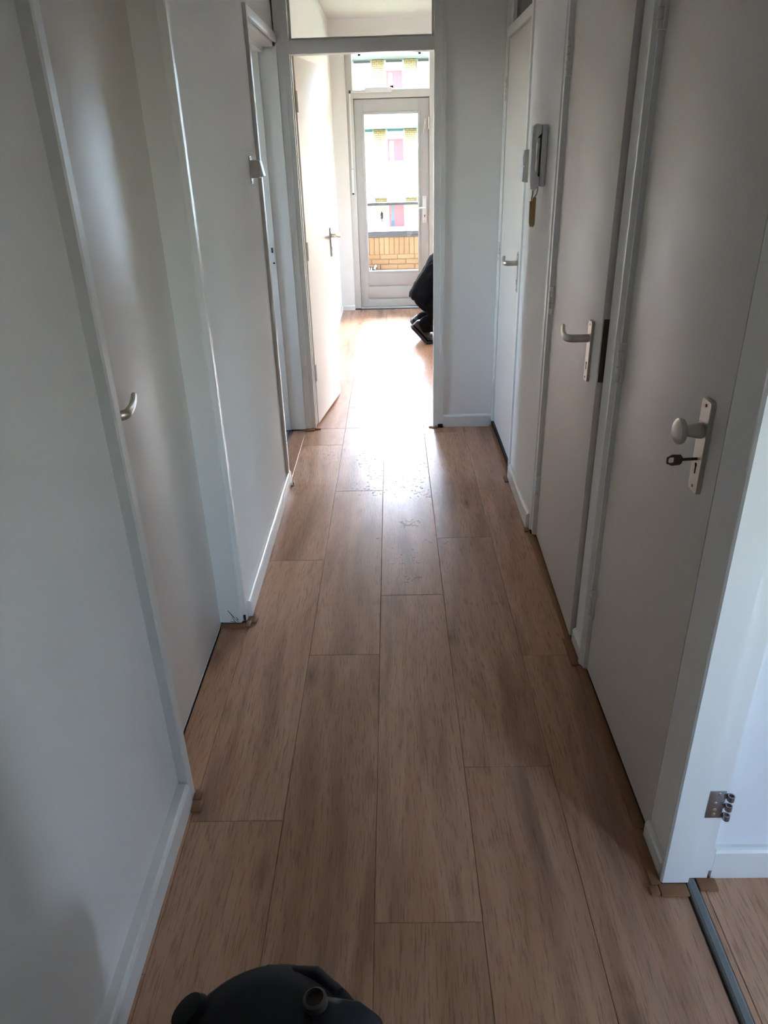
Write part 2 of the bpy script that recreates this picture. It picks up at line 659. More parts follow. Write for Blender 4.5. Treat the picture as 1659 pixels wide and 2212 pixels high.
def plate(parent, ctr, out, along, w=.040, h=.185, t=.009, keyhole=True):
    """backplate standing on a door face"""
    c, u, a = Vector(ctr), Vector(out).normalized(), Vector(along).normalized()
    z = Vector((0, 0, 1))
    m = MB()

    def P(s, q, d): return c + a * s + z * q + u * d
    r = .006
    ring = []
    for (sx, sz) in ((1, 1), (-1, 1), (-1, -1), (1, -1)):
        for k in range(4):
            th = (k / 3) * math.pi / 2 + {(1, 1): 0, (-1, 1): math.pi / 2, (-1, -1): math.pi, (1, -1): 1.5 * math.pi}[(sx, sz)]
            ring.append((sx * (w / 2 - r) + r * math.cos(th), sz * (h / 2 - r) + r * math.sin(th)))
    n = len(ring)
    vs_ = [P(s, q, 0) for s, q in ring] + [P(s, q, t * .7) for s, q in ring] + [P(s * .93, q * .985, t) for s, q in ring]
    fs = [tuple(range(n - 1, -1, -1)), tuple(range(2 * n, 3 * n))]
    for r0 in (0, n):
        fs += [(r0 + k, r0 + (k + 1) % n, r0 + n + (k + 1) % n, r0 + n + k) for k in range(n)]
    m._add(vs_, fs)
    pl = m.build('backplate', M_alu, parent, smooth=True)
    for q in (h / 2 - .012, -h / 2 + .012):
        MB().lathe([(.0033, 0), (.0033, t + .0008), (.002, t + .0012)], c + z * q, u, 10).build('screw', M_darkmetal, pl, smooth=True)
    if keyhole:
        k = MB().lathe([(.0045, 0), (.0045, t + .0006)], c - z * h * .20, u, 12)
        b0 = c - z * (h * .20 + .011)
        vv = [b0 + a * s + z * q + u * d for d in (0, t + .0006) for s, q in ((-.0022, -.008), (.0022, -.008), (.0022, .010), (-.0022, .010))]
        k._add(vv, [(3, 2, 1, 0), (4, 5, 6, 7), (0, 1, 5, 4), (1, 2, 6, 5), (2, 3, 7, 6), (3, 0, 4, 7)])
        k.build('keyhole', M_dark, pl)
    return pl


def hinge(parent, x, y, z, out=-1, toward=-1, h=.10):
    """painted barrel hinge on a right-hand side door: barrel at x,y, wings along y"""
    hg = MB().box(x + out * .002, x - out * .012, y - .012, y + .014, z - h / 2, z + h / 2).build('hinge', M_frame, parent, .002)
    for k in range(5):
        z0, z1 = z - h / 2 + h * k / 5, z - h / 2 + h * (k + 1) / 5
        r = .0085 if k in (1, 3) else .0075
        MB().lathe([(r * .8, 0), (r, .0012), (r, h / 5 - .0022), (r * .8, h / 5 - .0010)], (x + out * .006, y, z0), (0, 0, 1), 12).build('knuckle', M_frame, hg, smooth=True)
    return hg


# ------------------------------------------------------------------ door 1 (closed, near left)
d1 = empty('door_1', (-.64, 1.84, 0), 'closed beige door recessed in the left wall, lever half hidden by its casing', 'door', kind='structure')
m = MB()
m.extr([(-.72, 1.412), (-.597, 1.412), (-.576, 1.412), (-.572, 1.416), (-.572, 1.442), (-.577, 1.447), (-.60, 1.447), (-.60, 1.452), (-.72, 1.452)], 'z', .0, 2.10)
m.build('casing', M_frame, d1)
m = MB()
m.extr([(-.72, 2.237), (-.588, 2.230), (-.585, 2.243), (-.571, 2.245), (-.568, 2.248), (-.568, 2.272), (-.572, 2.279), (-.72, 2.279)], 'z', .0085, 2.10)
fj = m.build('jamb', M_frame, d1)
bx('head', M_frame, d1, -.72, -.572, 1.452, 2.237, 2.03, 2.10)
lf = MB().box(-.705, -.665, 1.455, 2.2335, .010, 2.026).build('leaf', M_leaf, d1, .0015)
plate(lf, (-.665, 1.515, 1.03), (1, 0, 0), (0, 1, 0))
lever(lf, (-.656, 1.515, 1.06), (1, 0, 0), (0, 1, 0))
bx('sill_strip', M_base, d1, -.672, -.664, 1.452, 2.236, 0.0003, .006)
# chipped paint at the foot of the jamb
for (x0, z0, x1, z1, w) in ((-.632, .062, -.612, .030, .0028), (-.612, .030, -.598, .013, .0022), (-.622, .034, -.610, .014, .0016), (-.606, .036, -.598, .020, .003), (-.628, .014, -.606, .012, .0018)):
    y0 = 2.2325
    dx_, dz_ = x1 - x0, z1 - z0
    l_ = math.hypot(dx_, dz_)
    nx, nz = -dz_ / l_ * w / 2, dx_ / l_ * w / 2
    MB().extr([(x0 + nx * .3, z0 + nz * .3), (x1 + nx, z1 + nz), (x1 - nx, z1 - nz), (x0 - nx * .3, z0 - nz * .3)], 'y', y0 - .0022, y0 + .002).build('paint_chip', M_dark, d1)
bx('dark_notch', M_dark, d1, -.580, -.572, 2.2405, 2.246, .012, .034)

# ------------------------------------------------------------------ door 2 (doorway without leaf, far left)
d2 = empty('door_2', (-.63, 3.9, 0), 'doorway without a leaf past the light switch, pale jamb with strike holes', 'door', kind='structure')
MB().extr([(-.72, 3.462), (-.575, 3.462), (-.575, 3.470), (-.561, 3.470), (-.559, 3.473), (-.559, 3.500), (-.575, 3.504), (-.72, 3.504)], 'z', .072, 2.10).build('casing', M_frame, d2)
bx('jamb_foot', M_frame, d2, -.72, -.576, 3.466, 3.504, 0.0, .072)
bx('head_casing', M_frame, d2, -.575, -.559, 3.500, 4.318, 2.058, 2.098, bevel=.004)
bx('head', M_frame, d2, -.72, -.578, 3.504, 4.31, 2.040, 2.10)
bx('head_stop', M_frame, d2, -.72, -.63, 3.504, 4.31, 2.018, 2.040)
jb = MB().extr([(-.74, 4.300), (-.655, 4.300), (-.655, 4.309), (-.562, 4.309), (-.562, 4.324), (-.74, 4.324)], 'z', .007, 2.04).build('jamb', M_frame, d2)
sk = MB().box(-.688, -.660, 4.2990, 4.3000, .98, 1.115).build('strike_plate', M_frame, d2)
bx('latch_hole', M_dark, sk, -.676, -.667, 4.2984, 4.2992, 1.060, 1.088, bevel=.0003)
MB().lathe([(.0055, 0), (.0055, .0008)], (-.667, 4.2992, 1.005), (0, -1, 0), 14).build('bolt_hole', M_dark, sk)
ts = empty('trim_1', (-.63, 3.9, 0), 'ribbed aluminium threshold in the doorway without a leaf', 'threshold', kind='structure')
for k, (x0, x1, zz) in enumerate(((-.690, -.676, .006), (-.672, -.664, .010), (-.660, -.648, .006))):
    bx('ridge', M_steel, ts, x0, x1, 3.51, 4.30, .0003, zz, bevel=.0015)
bx('bed', M_strip, ts, -.695, -.645, 3.51, 4.30, .0001, .003)

# ------------------------------------------------------------------ end doorway with fanlight and open leaf
d3 = empty('door_3', (-.13, 4.34, 0), 'glazed-over doorway at the end of the hall with its pale leaf swung open', 'door', kind='structure')
m = MB()
m.extr([(-.568, 4.318), (-.527, 4.318), (-.527, 4.326), (-.500, 4.326), (-.500, 4.352), (-.512, 4.352), (-.512, 4.420), (-.568, 4.420)], 'z', .008, 2.60)
m.build('post', M_frame, d3)
m = MB()
m.extr([(.296, 4.316), (.270, 4.316), (.270, 4.324), (.234, 4.324), (.234, 4.352), (.246, 4.352), (.246, 4.420), (.296, 4.420)], 'z', .008, 2.60)
m.build('post', M_frame, d3)
bx('transom', M_frame, d3, -.512, .246, 4.330, 4.420, 2.006, 2.066, bevel=.002)
bx('rail', M_frame, d3, -.512, .246, 4.330, 4.420, 2.54, 2.60)
for a_ in ((-.500, -.486, 4.36, 4.372, 2.066, 2.54), (.222, .234, 4.36, 4.372, 2.066, 2.54), (-.486, .222, 4.36, 4.372, 2.066, 2.078)):
    bx('glazing_bead', M_frame, d3, *a_, bevel=.001)
bx('fanlight_pane', M_glass, d3, -.500, .234, 4.374, 4.378, 2.067, 2.54)
# open leaf
hx, hy, ex, ey = -.487, 4.400, -.388, 5.040
ang = math.atan2(-(ex - hx), ey - hy)
ML = Matrix.Translation((hx, hy, 0)) @ Matrix.Rotation(ang, 4, 'Z')
LL = math.hypot(ex - hx, ey - hy)
leaf3 = MB(ML).box(-.038, 0, 0, LL, .014, 2.010).build('leaf', M_leaf, d3, .0015)
# coordinates along the leaf
f3 = lambda x, y, z: ML @ Vector((x, y, z))
o3 = ML.to_3x3() @ Vector((1, 0, 0))
a3 = ML.to_3x3() @ Vector((0, 1, 0))
plate(leaf3, f3(0, LL - .055, 1.035), o3, a3, w=.036, h=.175)
lever(leaf3, f3(.008, LL - .055, 1.075), o3, -a3, M_alu, .10, .045)
MB(ML).box(-.030, -.008, LL - .0005, LL + .001, .94, 1.13).build('lock_face', M_steel, leaf3)
for zz in (.34, 1.05, 1.80):
    hg = MB(ML).box(-.032, .001, -.0035, .0005, zz - .05, zz + .05).build('hinge', M_frame, leaf3)
    MB(ML).lathe([(.007, 0), (.007, .10)], (.004, -.006, zz - .05), (0, 0, 1), 12).build('knuckle', M_frame, hg, smooth=True)
bx('stop_strip', M_frame, d3, -.505, -.494, 4.352, 4.372, .02, 2.006)
# black cable end peeping out beside the post foot
blk = MB().box(.262, .292, 4.298, 4.315, .001, .022).build('cable_stub', M_black, None, .004)
tag(blk, 'small black cable stub at the foot of the glazed doorway post', 'cable')

# ------------------------------------------------------------------ door 4: cupboard with dark fanlight, far right
d4 = empty('door_4', (.62, 3.93, 0), 'narrow beige cupboard door at the far end under a dark fanlight', 'door', kind='structure')
MB().extr([(.70, 3.545), (.60, 3.545), (.592, 3.549), (.592, 3.588), (.600, 3.594), (.612, 3.594), (.70, 3.594)], 'z', .045, 2.52).build('stile', M_frame, d4)
MB().extr([(.70, 4.322), (.592, 4.322), (.592, 4.282), (.600, 4.276), (.612, 4.276), (.70, 4.276)], 'z', .045, 2.52).build('stile', M_frame, d4)
bx('transom', M_frame, d4, .594, .70, 3.592, 4.280, 2.042, 2.085, bevel=.002)
bx('rail', M_frame, d4, .594, .70, 3.592, 4.280, 2.44, 2.50)
bx('sash', M_frame, d4, .604, .66, 4.19, 4.276, 2.085, 2.44, bevel=.002)
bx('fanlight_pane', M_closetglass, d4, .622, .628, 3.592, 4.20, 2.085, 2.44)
lf4 = MB().box(.604, .640, 3.598, 4.272, .047, 2.038).build('leaf', M_leaf, d4, .0015)
plate(lf4, (.604, 3.635, 1.02), (-1, 0, 0), (0, 1, 0), w=.034, h=.185)
lever(lf4, (.596, 3.635, 1.062), (-1, 0, 0), (0, 1, 0), M_alu, .10, .048)
for zz in (.255, 1.04, 1.82): hinge(d4, .600, 4.274, zz, h=.105)
bx('plinth_gap', M_dark, d4, .606, .640, 3.55, 4.322, .001, .046)

# ------------------------------------------------------------------ door 5: ajar lever door
d5 = empty('door_5', (.62, 2.5, 0), 'beige door with a lever handle, slightly ajar, next to the intercom', 'door', kind='structure')
MB().extr([(.70, 2.935), (.60, 2.935), (.594, 2.931), (.594, 2.900), (.598, 2.895), (.598, 2.870), (.618, 2.862), (.70, 2.862)], 'z', .010, 2.10).build('casing', M_frame, d5)
bx('jamb', M_frame, d5, .6155, .70, 2.092, 2.104, .008, 2.10)
bx('head', M_frame, d5, .602, .70, 2.10, 2.862, 2.045, 2.10)
hx5, hy5, nx5, ny5 = .6145, 2.856, .5975, 2.112
ang5 = math.atan2((nx5 - hx5), -(ny5 - hy5))
M5 = Matrix.Translation((hx5, hy5, 0)) @ Matrix.Rotation(ang5, 4, 'Z')
L5 = math.hypot(nx5 - hx5, ny5 - hy5)
lf5 = MB(M5).box(0, .038, -L5, 0, .012, 2.040).build('leaf', M_leaf, d5, .0015)
f5 = lambda x, y, z: M5 @ Vector((x, y, z))
plate(lf5, f5(0, -L5 + .105, .998), (-1, 0, 0), (0, 1, 0), w=.040, h=.185)
lever(lf5, f5(-.009, -L5 + .105, 1.037), (-1, 0, 0), (0, 1, 0), M_alu, .105, .055)
MB(M5).box(.004, .026, -L5 - .0012, -L5, .93, 1.115).build('lock_face', M_darkmetal, lf5, .0004)
MB(M5).box(.008, .020, -L5 - .006, -L5, 1.03, 1.06).build('latch', M_darkmetal, lf5, .001)
for zz in (.242, 1.032, 1.822): hinge(d5, .6095, 2.862, zz, h=.105)
bx('dark_gap', M_dark, d5, .6155, .640, 2.10, 2.862, .001, .011)
MB().box(.592, .612, 2.880, 2.905, .001, .020).build('cable_stub', M_black, d5, .004)

# ------------------------------------------------------------------ door 6: knob door
d6 = empty('door_6', (.63, 1.6, 0), 'beige door with a round knob and a key in its backplate', 'door', kind='structure')
MB().extr([(.70, 1.965), (.600, 1.965), (.600, 1.972), (.596, 1.972), (.595, 1.958), (.600, 1.950), (.604, 1.944), (.604, 1.934), (.620, 1.928), (.70, 1.928)], 'z', .010, 2.10).build('casing', M_frame, d6)
bx('head', M_frame, d6, .602, .70, 1.287, 1.93, 2.045, 2.10)
lf6 = MB().box(.6155, .654, 1.2895, 1.926, .012, 2.040).build('leaf', M_leaf, d6, .0012)
pl6 = plate(lf6, (.6155, 1.368, 1.018), (-1, 0, 0), (0, 1, 0), w=.046, h=.195)
MB().lathe([(.0155, .008), (.0160, .012), (.0145, .022), (.0115, .036), (.0115, .042), (.018, .0435), (.0245, .047), (.0262, .052), (.0255, .0575), (.020, .062), (.010, .0642), (.001, .0648)],
           (.6155, 1.368, 1.052), (-1, 0, 0), 32).build('knob', M_alu, lf6, smooth=True)
key = MB()
key.tube([(.610, 1.368, .992), (.575, 1.370, .990)], .0032, 10)
kd = Vector((-1, .05, -.06)).normalized()
kb = Vector((.578, 1.370, .990))
kn = Vector((0, 1, 0))
ku = kd.cross(kn).normalized()
outl = [(0, -.006), (.004, -.011), (.020, -.012), (.031, -.006), (.031, .007), (.020, .012), (.004, .011), (0, .006)]
hole = [(.018, -.006), (.024, -.0065), (.0275, -.003), (.0275, .004), (.024, .0065), (.018, .006), (.0165, .004), (.0165, -.004)]


def kp(p, s): return kb + kd * p[0] + ku * p[1] + kn * s


n_ = len(outl)
vv = [kp(p, -.0012) for p in outl] + [kp(p, .0012) for p in outl] + [kp(p, -.0012) for p in hole] + [kp(p, .0012) for p in hole]
ff = [(i, (i + 1) % n_, n_ + (i + 1) % n_, n_ + i) for i in range(n_)]
ff += [(2 * n_ + i, 3 * n_ + i, 3 * n_ + (i + 1) % n_, 2 * n_ + (i + 1) % n_) for i in range(n_)]
order = [1, 2, 3, 3, 4, 5, 6, 0]
# bridge outline to hole by nearest index
hmap = [7, 0, 1, 2, 3, 4, 5, 6]
hmap = [7, 0, 1, 2, 3, 4, 5, 6]
for s in (0, 1):
    ob, hb = s * n_, (2 + s) * n_
    for i in range(n_):
        j = (i + 1) % n_
        ff.append((ob + i, ob + j, hb + hmap[j], hb + hmap[i]))
key._add(vv, ff)
keyo = key.build('door_key', M_darkmetal, None, smooth=False)
tag(keyo, 'dark bronze key sticking out of the lock below the round knob', 'key')
for zz in (.262, 1.038, 1.84): hinge(d6, .6095, 1.931, zz, h=.105)
bx('dark_gap', M_dark, d6, .6165, .650, 1.287, 1.930, .001, .011)

# ------------------------------------------------------------------ door 7: open doorway, near right
d7 = empty('door_7', (.66, .68, 0), 'open doorway without a leaf, nearest on the right, blue-lit white jamb', 'door', kind='structure')
MB().extr([(.70, 1.170), (.616, 1.170), (.608, 1.166), (.601, 1.158), (.600, 1.150), (.604, 1.146), (.664, 1.146), (.664, 1.158), (.712, 1.158), (.712, 1.179), (.70, 1.179)], 'z', .008, 2.10).build('jamb', M_base, d7)
MB().extr([(.712, .20), (.712, .24), (.664, .24), (.664, .255), (.598, .255), (.598, .20)], 'z', .0, 2.10).build('jamb', M_base, d7)
bx('head', M_base, d7, .602, .712, .25, 1.15, 2.03, 2.10)
hg = empty('hinge', Vector((.69, 1.158, .255)) - Vector((.66, .68, 0)))
hg.parent = d7
MB().box(.672, .708, 1.1565, 1.1585, .210, .292).build('hinge_plate', M_steel, hg, .0006)
for k, zz in enumerate((.278, .249, .220)):
    r0, r1, hh = .0075, .0052, .014
    m = MB()
    n = 16
    vs_, fs = [], []
    for z_ in (zz - hh / 2, zz + hh / 2):
        for r in (r0, r1):
            for q in range(n):
                a = 2 * math.pi * q / n
                vs_.append((.716 + r * math.cos(a), 1.150 + r * math.sin(a), z_))
    for q in range(n):
        q2 = (q + 1) % n
        fs += [(q, q2, 2 * n + q2, 2 * n + q), (n + q, 3 * n + q, 3 * n + q2, n + q2), (q, n + q, n + q2, q2), (2 * n + q, 2 * n + q2, 3 * n + q2, 3 * n + q)]
    m._add(vs_, fs)
    m.box(.704, .7165, 1.1560, 1.1582, zz - hh / 2, zz + hh / 2)
    m.build('hinge_knuckle', M_steel, hg, smooth=True)
for (sx, sz) in ((.694, .283), (.688, .256), (.690, .236), (.690, .222)):
    MB().lathe([(.0042, 0), (.0042, .0008), (.003, .0014)], (sx, 1.1566, sz), (0, -1, 0), 12).build('screw', M_alu, hg, smooth=True)
bx('latch_block', M_base, d7, .712, .7205, 1.160, 1.179, .03, .1)

th = MB().extr([(.659, .0003), (.685, .0003), (.683, .0055), (.678, .0075), (.666, .0075), (.661, .0055)], 'y', .256, 1.157).build('trim_2', M_strip)
tag(th, 'grey metal threshold strip in the blue-lit open doorway', 'threshold', kind='structure')

# ------------------------------------------------------------------ brown edging strips laid round the door feet
tn = [3]


def edging(label, *pieces, z=.008):
    e = empty('trim_%d' % tn[0], (pieces[0][0], pieces[0][2], 0), label, 'edging', kind='structure')
    tn[0] += 1
    for (x0, x1, y0, y1) in pieces:
        bx('strip', M_trim, e, x0, x1, y0, y1, .0003, z, bevel=.0022)
    return e


edging('brown laminate edging round the foot of the recessed door jamb', (-.660, -.572, 2.205, 2.2285), (-.571, -.552, 2.208, 2.243), (-.551, -.533, 2.236, 2.292))
edging('small brown edging pieces behind the nearest skirting board', (-.57, -.549, 1.410, 1.448), (-.568, -.540, 1.372, 1.409))
edging('brown laminate edging in front of the cupboard door under the dark fanlight', (.582, .604, 3.50, 4.318))
edging('tiny brown edging stub at the far end of the intercom skirting', (.560, .580, 3.455, 3.535), z=.007)
edging('brown edging stub at the near end of the intercom skirting', (.571, .598, 2.905, 2.943))
edging('brown laminate edging along the ajar lever door', (.584, .6145, 2.105, 2.903), z=.007)
edging('brown laminate edging below the post between the two near doors', (.572, .601, 1.955, 2.104))
edging('brown laminate edging along the knob door', (.586, .6150, 1.300, 1.953), z=.007)
edging('brown laminate edging below the post beside the blue-lit doorway', (.577, .601, 1.142, 1.300), (.570, .592, 1.118, 1.141))
edging('brown mitred edging at the foot of the blue-lit jamb', (.593, .658, 1.114, 1.1450))
edging('brown edging on the side room side of the blue-lit jamb', (.686, .730, 1.128, 1.158))
edging('brown edging at the left foot of the glazed doorway', (-.572, -.507, 4.288, 4.317), (-.506, -.470, 4.312, 4.34))
edging('brown edging at the right foot of the glazed doorway', (.228, .262, 4.292, 4.323), (.206, .227, 4.300, 4.325))

clip = empty('trim_clip', (-.545, 3.49, 0), 'small pale profile offcut lying at the end of the skirting', 'offcut')
bx('flat', M_cream, clip, -.555, -.538, 3.468, 3.500, .0003, .006, bevel=.001)
bx('upstand', M_trimtop, clip, -.5445, -.538, 3.468, 3.500, .006, .020, bevel=.001)

# ------------------------------------------------------------------ balcony door and windows
YD = 8.165
w1 = empty('door_8', (.02, YD, 0), 'grey-white balcony door with a tall glass pane and two grooves below', 'door', kind='structure')
fr = dict(parent=w1)
bx('post', M_bpost, w1, -.415, -.350, 8.125, 8.235, .005, 2.47, bevel=.003)
bx('post', M_bpost, w1, .393, .46, 8.125, 8.235, .005, 2.47, bevel=.003)
bx('transom', M_bpost, w1, -.350, .393, 8.125, 8.235, 2.005, 2.075, bevel=.003)
bx('rail', M_bpost, w1, -.350, .393, 8.125, 8.235, 2.43, 2.47)
bx('sill', M_bdoor, w1, -.350, .393, 8.110, 8.235, .0, .016, bevel=.003)
for d in ((-.352, -.334, .016, 2.005), (.377, .395, .016, 2.005)): bx('rebate', M_bdoor, w1, d[0], d[1], 8.2005, 8.234, d[2], d[3])
bx('rebate', M_bdoor, w1, -.334, .377, 8.2005, 8.234, 1.985, 2.007)
bx('rebate', M_bdoor, w1, -.334, .377, 8.2005, 8.234, .010, .030)
lf8 = empty('leaf', Vector((.02, YD, .02)) - wloc(w1)); lf8.parent = w1
X0, X1, ZB, ZT = -.346, .389, .020, 1.998
GX0, GX1, GZ0, GZ1 = -.256, .286, .385, 1.872
bx('stile', M_bdoor, lf8, X0, GX0 - .0, 8.150, 8.200, ZB, ZT, bevel=.0015)
bx('stile', M_bdoor, lf8, GX1, X1, 8.150, 8.200, ZB, ZT, bevel=.0015)
bx('rail', M_bdoor, lf8, GX0, GX1, 8.150, 8.200, GZ1, ZT)
for (z0, z1) in ((.244, GZ0), (.111, .228), (ZB, .095)):
    bx('board', M_bdoor, lf8, GX0 - .012, GX1 + .012, 8.1485, 8.196, z0, z1, bevel=.001)
bx('groove_back', M_bdoor, lf8, GX0, GX1, 8.164, 8.190, .05, .30)
for d in ((GX0 - .018, GX0 + .008, GZ0 - .018, GZ1 + .018), (GX1 - .008, GX1 + .018, GZ0 - .018, GZ1 + .018)):
    bx('glazing_bead', M_bdoor, lf8, d[0], d[1], 8.140, 8.160, d[2], d[3], bevel=.004)
for d in ((GZ0 - .018, GZ0 + .008), (GZ1 - .008, GZ1 + .018)):
    bx('glazing_bead', M_bdoor, lf8, GX0 + .008, GX1 - .008, 8.140, 8.160, d[0], d[1], bevel=.004)
bx('glass_pane', M_glass, lf8, GX0, GX1, 8.172, 8.178, GZ0, GZ1)
# handle set
pl8 = MB().box(.322, .366, 8.138, 8.150, .862, 1.118).build('backplate', M_white, lf8, .003)
MB().tube([(.346, 8.139, 1.012), (.346, 8.100, 1.012), (.338, 8.092, 1.012), (.300, 8.090, 1.008), (.248, 8.092, 1.006)], [.009, .009, .009, .008, .007], 10).build('lever', M_white, pl8, smooth=True)
MB().lathe([(.008, 0), (.008, .004)], (.346, 8.138, .935), (0, -1, 0), 14).build('cylinder_lock', M_alu, pl8, smooth=True)
bx('cylinder_slot', M_dark, pl8, .343, .349, 8.1335, 8.138, .915, .938)
for zz in (.88, 1.10): MB().lathe([(.003, 0), (.003, .001)], (.344, 8.138, zz), (0, -1, 0), 8).build('screw', M_dark, pl8)
# casement fastener near the top
fs_ = MB().box(.345, .372, 8.136, 8.150, 1.735, 1.820).build('fastener', M_cream, lf8, .003)
MB().tube([(.356, 8.136, 1.795), (.354, 8.118, 1.785), (.345, 8.112, 1.745), (.333, 8.112, 1.690)], [.008, .009, .008, .006], 10).build('fastener_lever', M_cream, fs_, smooth=True)
bx('fastener_keep', M_cream, w1, .378, .392, 8.112, 8.126, 1.725, 1.83, bevel=.002)
# fanlight above the balcony door
w2 = empty('window_1', (.02, 8.19, 2.08), 'bright fanlight above the balcony door with two black clips', 'window', kind='structure')
bx('pane', M_glass, w2, -.350, .393, 8.188, 8.193, 2.075, 2.43)
for xx in (-.276, .300):
    bx('clip', M_black, w2, xx - .014, xx + .014, 8.150, 8.187, 2.362, 2.386, bevel=.004)
# ventilation opener: bar, arm, corner and crank rod
vo_ = empty('window_opener', (-.1, 8.12, 2.05), 'white window opener bar with crank rod beside the balcony door', 'opener')
bx('housing', M_white, vo_, -.235, .030, 8.085, 8.123, 2.048, 2.092, bevel=.004)
bx('slide_bar', M_white, vo_, -.372, -.235, 8.098, 8.122, 2.050, 2.068, bevel=.002)
bx('end_cap', M_black, vo_, .012, .044, 8.088, 8.123, 2.086, 2.104, bevel=.003)
bx('corner_joint', M_grey, vo_, -.388, -.368, 8.096, 8.122, 2.048, 2.074, bevel=.003)
rod = MB().tube([(-.380, 8.108, 2.05), (-.383, 8.108, 1.39)], .0085, 12).build('rod', M_white, vo_, smooth=True)
MB().tube([(-.383, 8.106, 1.385), (-.384, 8.102, 1.165)], .0105, 12).build('crank_grip', M_white, vo_, smooth=True)
MB().lathe([(.0098, 0), (.0098, .010)], (-.383, 8.107, 1.380), (0, 0, 1), 12).build('collar', M_steel, vo_, smooth=True)
MB().lathe([(.0098, 0), (.0098, .014)], (-.384, 8.102, 1.152), (0, 0, 1), 12).build('grip_end', M_black, vo_, smooth=True)
# unseen window beside the door, added to brighten the far room
w3 = empty('added_window_2', (1.25, 8.16, .62), 'added unseen window lighting the far room beside the balcony door', 'window', kind='structure')
for d in ((.80, .87), (1.63, 1.70)): bx('frame_post', M_bdoor, w3, d[0], d[1], 8.12, 8.22, .62, 2.47)
for d in ((.62, .69), (2.40, 2.47)): bx('frame_rail', M_bdoor, w3, .87, 1.63, 8.12, 8.22, *d)
bx('pane', M_glass, w3, .87, 1.63, 8.17, 8.176, .69, 2.40)


def window(name, label, axis, f, hole):
    b0, b1, z0, z1 = hole
    w = empty(name, (f, (b0 + b1) / 2, z0) if axis == 'x' else ((b0 + b1) / 2, f, z0), label, 'window', kind='structure')

    def b(n, mat_, q0, q1, t, za, zb):
        if axis == 'x': bx(n, mat_, w, f - t, f + t, q0, q1, za, zb)
        else: bx(n, mat_, w, q0, q1, f - t, f + t, za, zb)
    for q in (b0, b1 - .05): b('frame_post', M_frame, q, q + .05, .035, z0, z1)
    for z in (z0, z1 - .05): b('frame_rail', M_frame, b0 + .05, b1 - .05, .035, z, z + .05)
    b('pane', M_glass, b0 + .05, b1 - .05, .003, z0 + .05, z1 - .05)


window('window_3', 'rear window of the blue-lit side room', 'y', -2.465, WIN_S)
window('added_window_4', 'added unseen window lighting the hall through the doorway without a leaf', 'x', -3.37, WIN_L)
window('added_window_5', 'added unseen gable window brightening the far room', 'x', 3.765, WIN_G)
window('added_window_6', 'added unseen gable window of the blue-lit side room, lighting the near left wall', 'x', 3.765, WIN_S2)

# ================================================================== OUTSIDE
ZBAL = .12
bal2 = MB().box(-3.4, 4.2, 8.24, 9.75, CEIL + .02, CEIL + .22).build('added_balcony_roof', M_concrete)  # unseen slab, placed to shade the parapet bricks
tag(bal2, 'added unseen concrete slab above the balcony, shading the brick parapet', 'balcony', kind='structure')
bal = MB().box(-3.4, 4.2, 8.24, 9.75, ZBAL - .22, ZBAL).build('balcony_floor', M_concrete)
tag(bal, 'grey concrete balcony slab outside the glass door', 'balcony', kind='structure')
for xx in (-1.15, 2.05):  # side screens added to cut the daylight reaching the parapet
    sc_w = MB().box(xx - .05, xx + .05, 8.245, 9.49, ZBAL, CEIL + .015).build('added_balcony_screen', M_mortar)
    tag(sc_w, 'added dark screen cutting daylight on the left of the balcony' if xx < 0 else 'added dark screen cutting daylight on the right of the balcony', 'wall', kind='structure')
fc = MB()  # dark outer skin added to lower light bounced onto the bricks
for d in ((-3.4, -.42, -.2, 2.66), (-.42, .465, 2.475, 2.66), (.465, .795, -.2, 2.66), (.795, 1.705, 2.475, 2.66), (.795, 1.705, -.2, .615), (1.705, 3.84, -.2, 2.66)):
    fc.box(d[0], d[1], 8.2405, 8.30, d[2], d[3])
tag(fc.build('added_wall_facade', M_mortar), 'added dark facade skin around the balcony door, lowering light bounced onto the parapet', 'wall', kind='structure')
# brick parapet
YB = 9.50
par = empty('brick_parapet', (.0, YB + .06, ZBAL), 'yellow brick balcony parapet with upright top course and dark coping', 'parapet', kind='structure')
bx('core', M_mortar, par, -3.4, 4.2, YB + .006, YB + .19, ZBAL, .592)


def brick_mesh(w, d, h, name):
    mm = MB().box(-w / 2, w / 2, 0, d, -h / 2, h / 2)
    o = mm.build(name, M_brick, None, .004, 1, origin=(0, 0, 0))
    me = o.data
    bpy.data.objects.remove(o)
    return me


me_sol = brick_mesh(.0540, .10, .202, 'soldier_brick')
me_str = brick_mesh(.208, .10, .0520, 'stretcher_brick')


def put(me, name, parent, p):
    o = bpy.data.objects.new(name, me)
    C.objects.link(o)
    o.parent = parent
    o.location = Vector(p) - wloc(parent)
    return o


x = -.62 - 7 * .0617
while x < 1.98:
    put(me_sol, 'brick', par, (x + random.uniform(-.001, .001), YB + random.uniform(-.002, .002), .489 + random.uniform(-.002, .002)))
    x += .0617
for r in range(5):
    z = .362 - r * .0605
    if z < ZBAL + .02: break
    x = -.66 - 2 * .2155 + (.105 if r % 2 else .0) - .03
    while x < 1.98:
        put(me_str, 'brick', par, (x + random.uniform(-.003, .003), YB + random.uniform(-.002, .002), z))
        x += .2155
bx('coping', M_cap, par, -3.4, 4.2, YB - .035, YB + .22, .594, .640, bevel=.004)
bx('coping_lip', M_cap, par, -3.4, 4.2, YB - .048, YB - .012, .618, .662, bevel=.004)
hr = empty('balcony_rail', (0, YB + .08, .66), 'dark grey handrail above the brick parapet', 'railing')
bx('handrail', M_cap, hr, -3.4, 4.2, YB + .05, YB + .10, .944, .978, bevel=.004)
for xx in (-2.6, -1.1, 1.1, 2.6): bx('post', M_cap, hr, xx - .02, xx + .02, YB + .06, YB + .09, .662, .945)

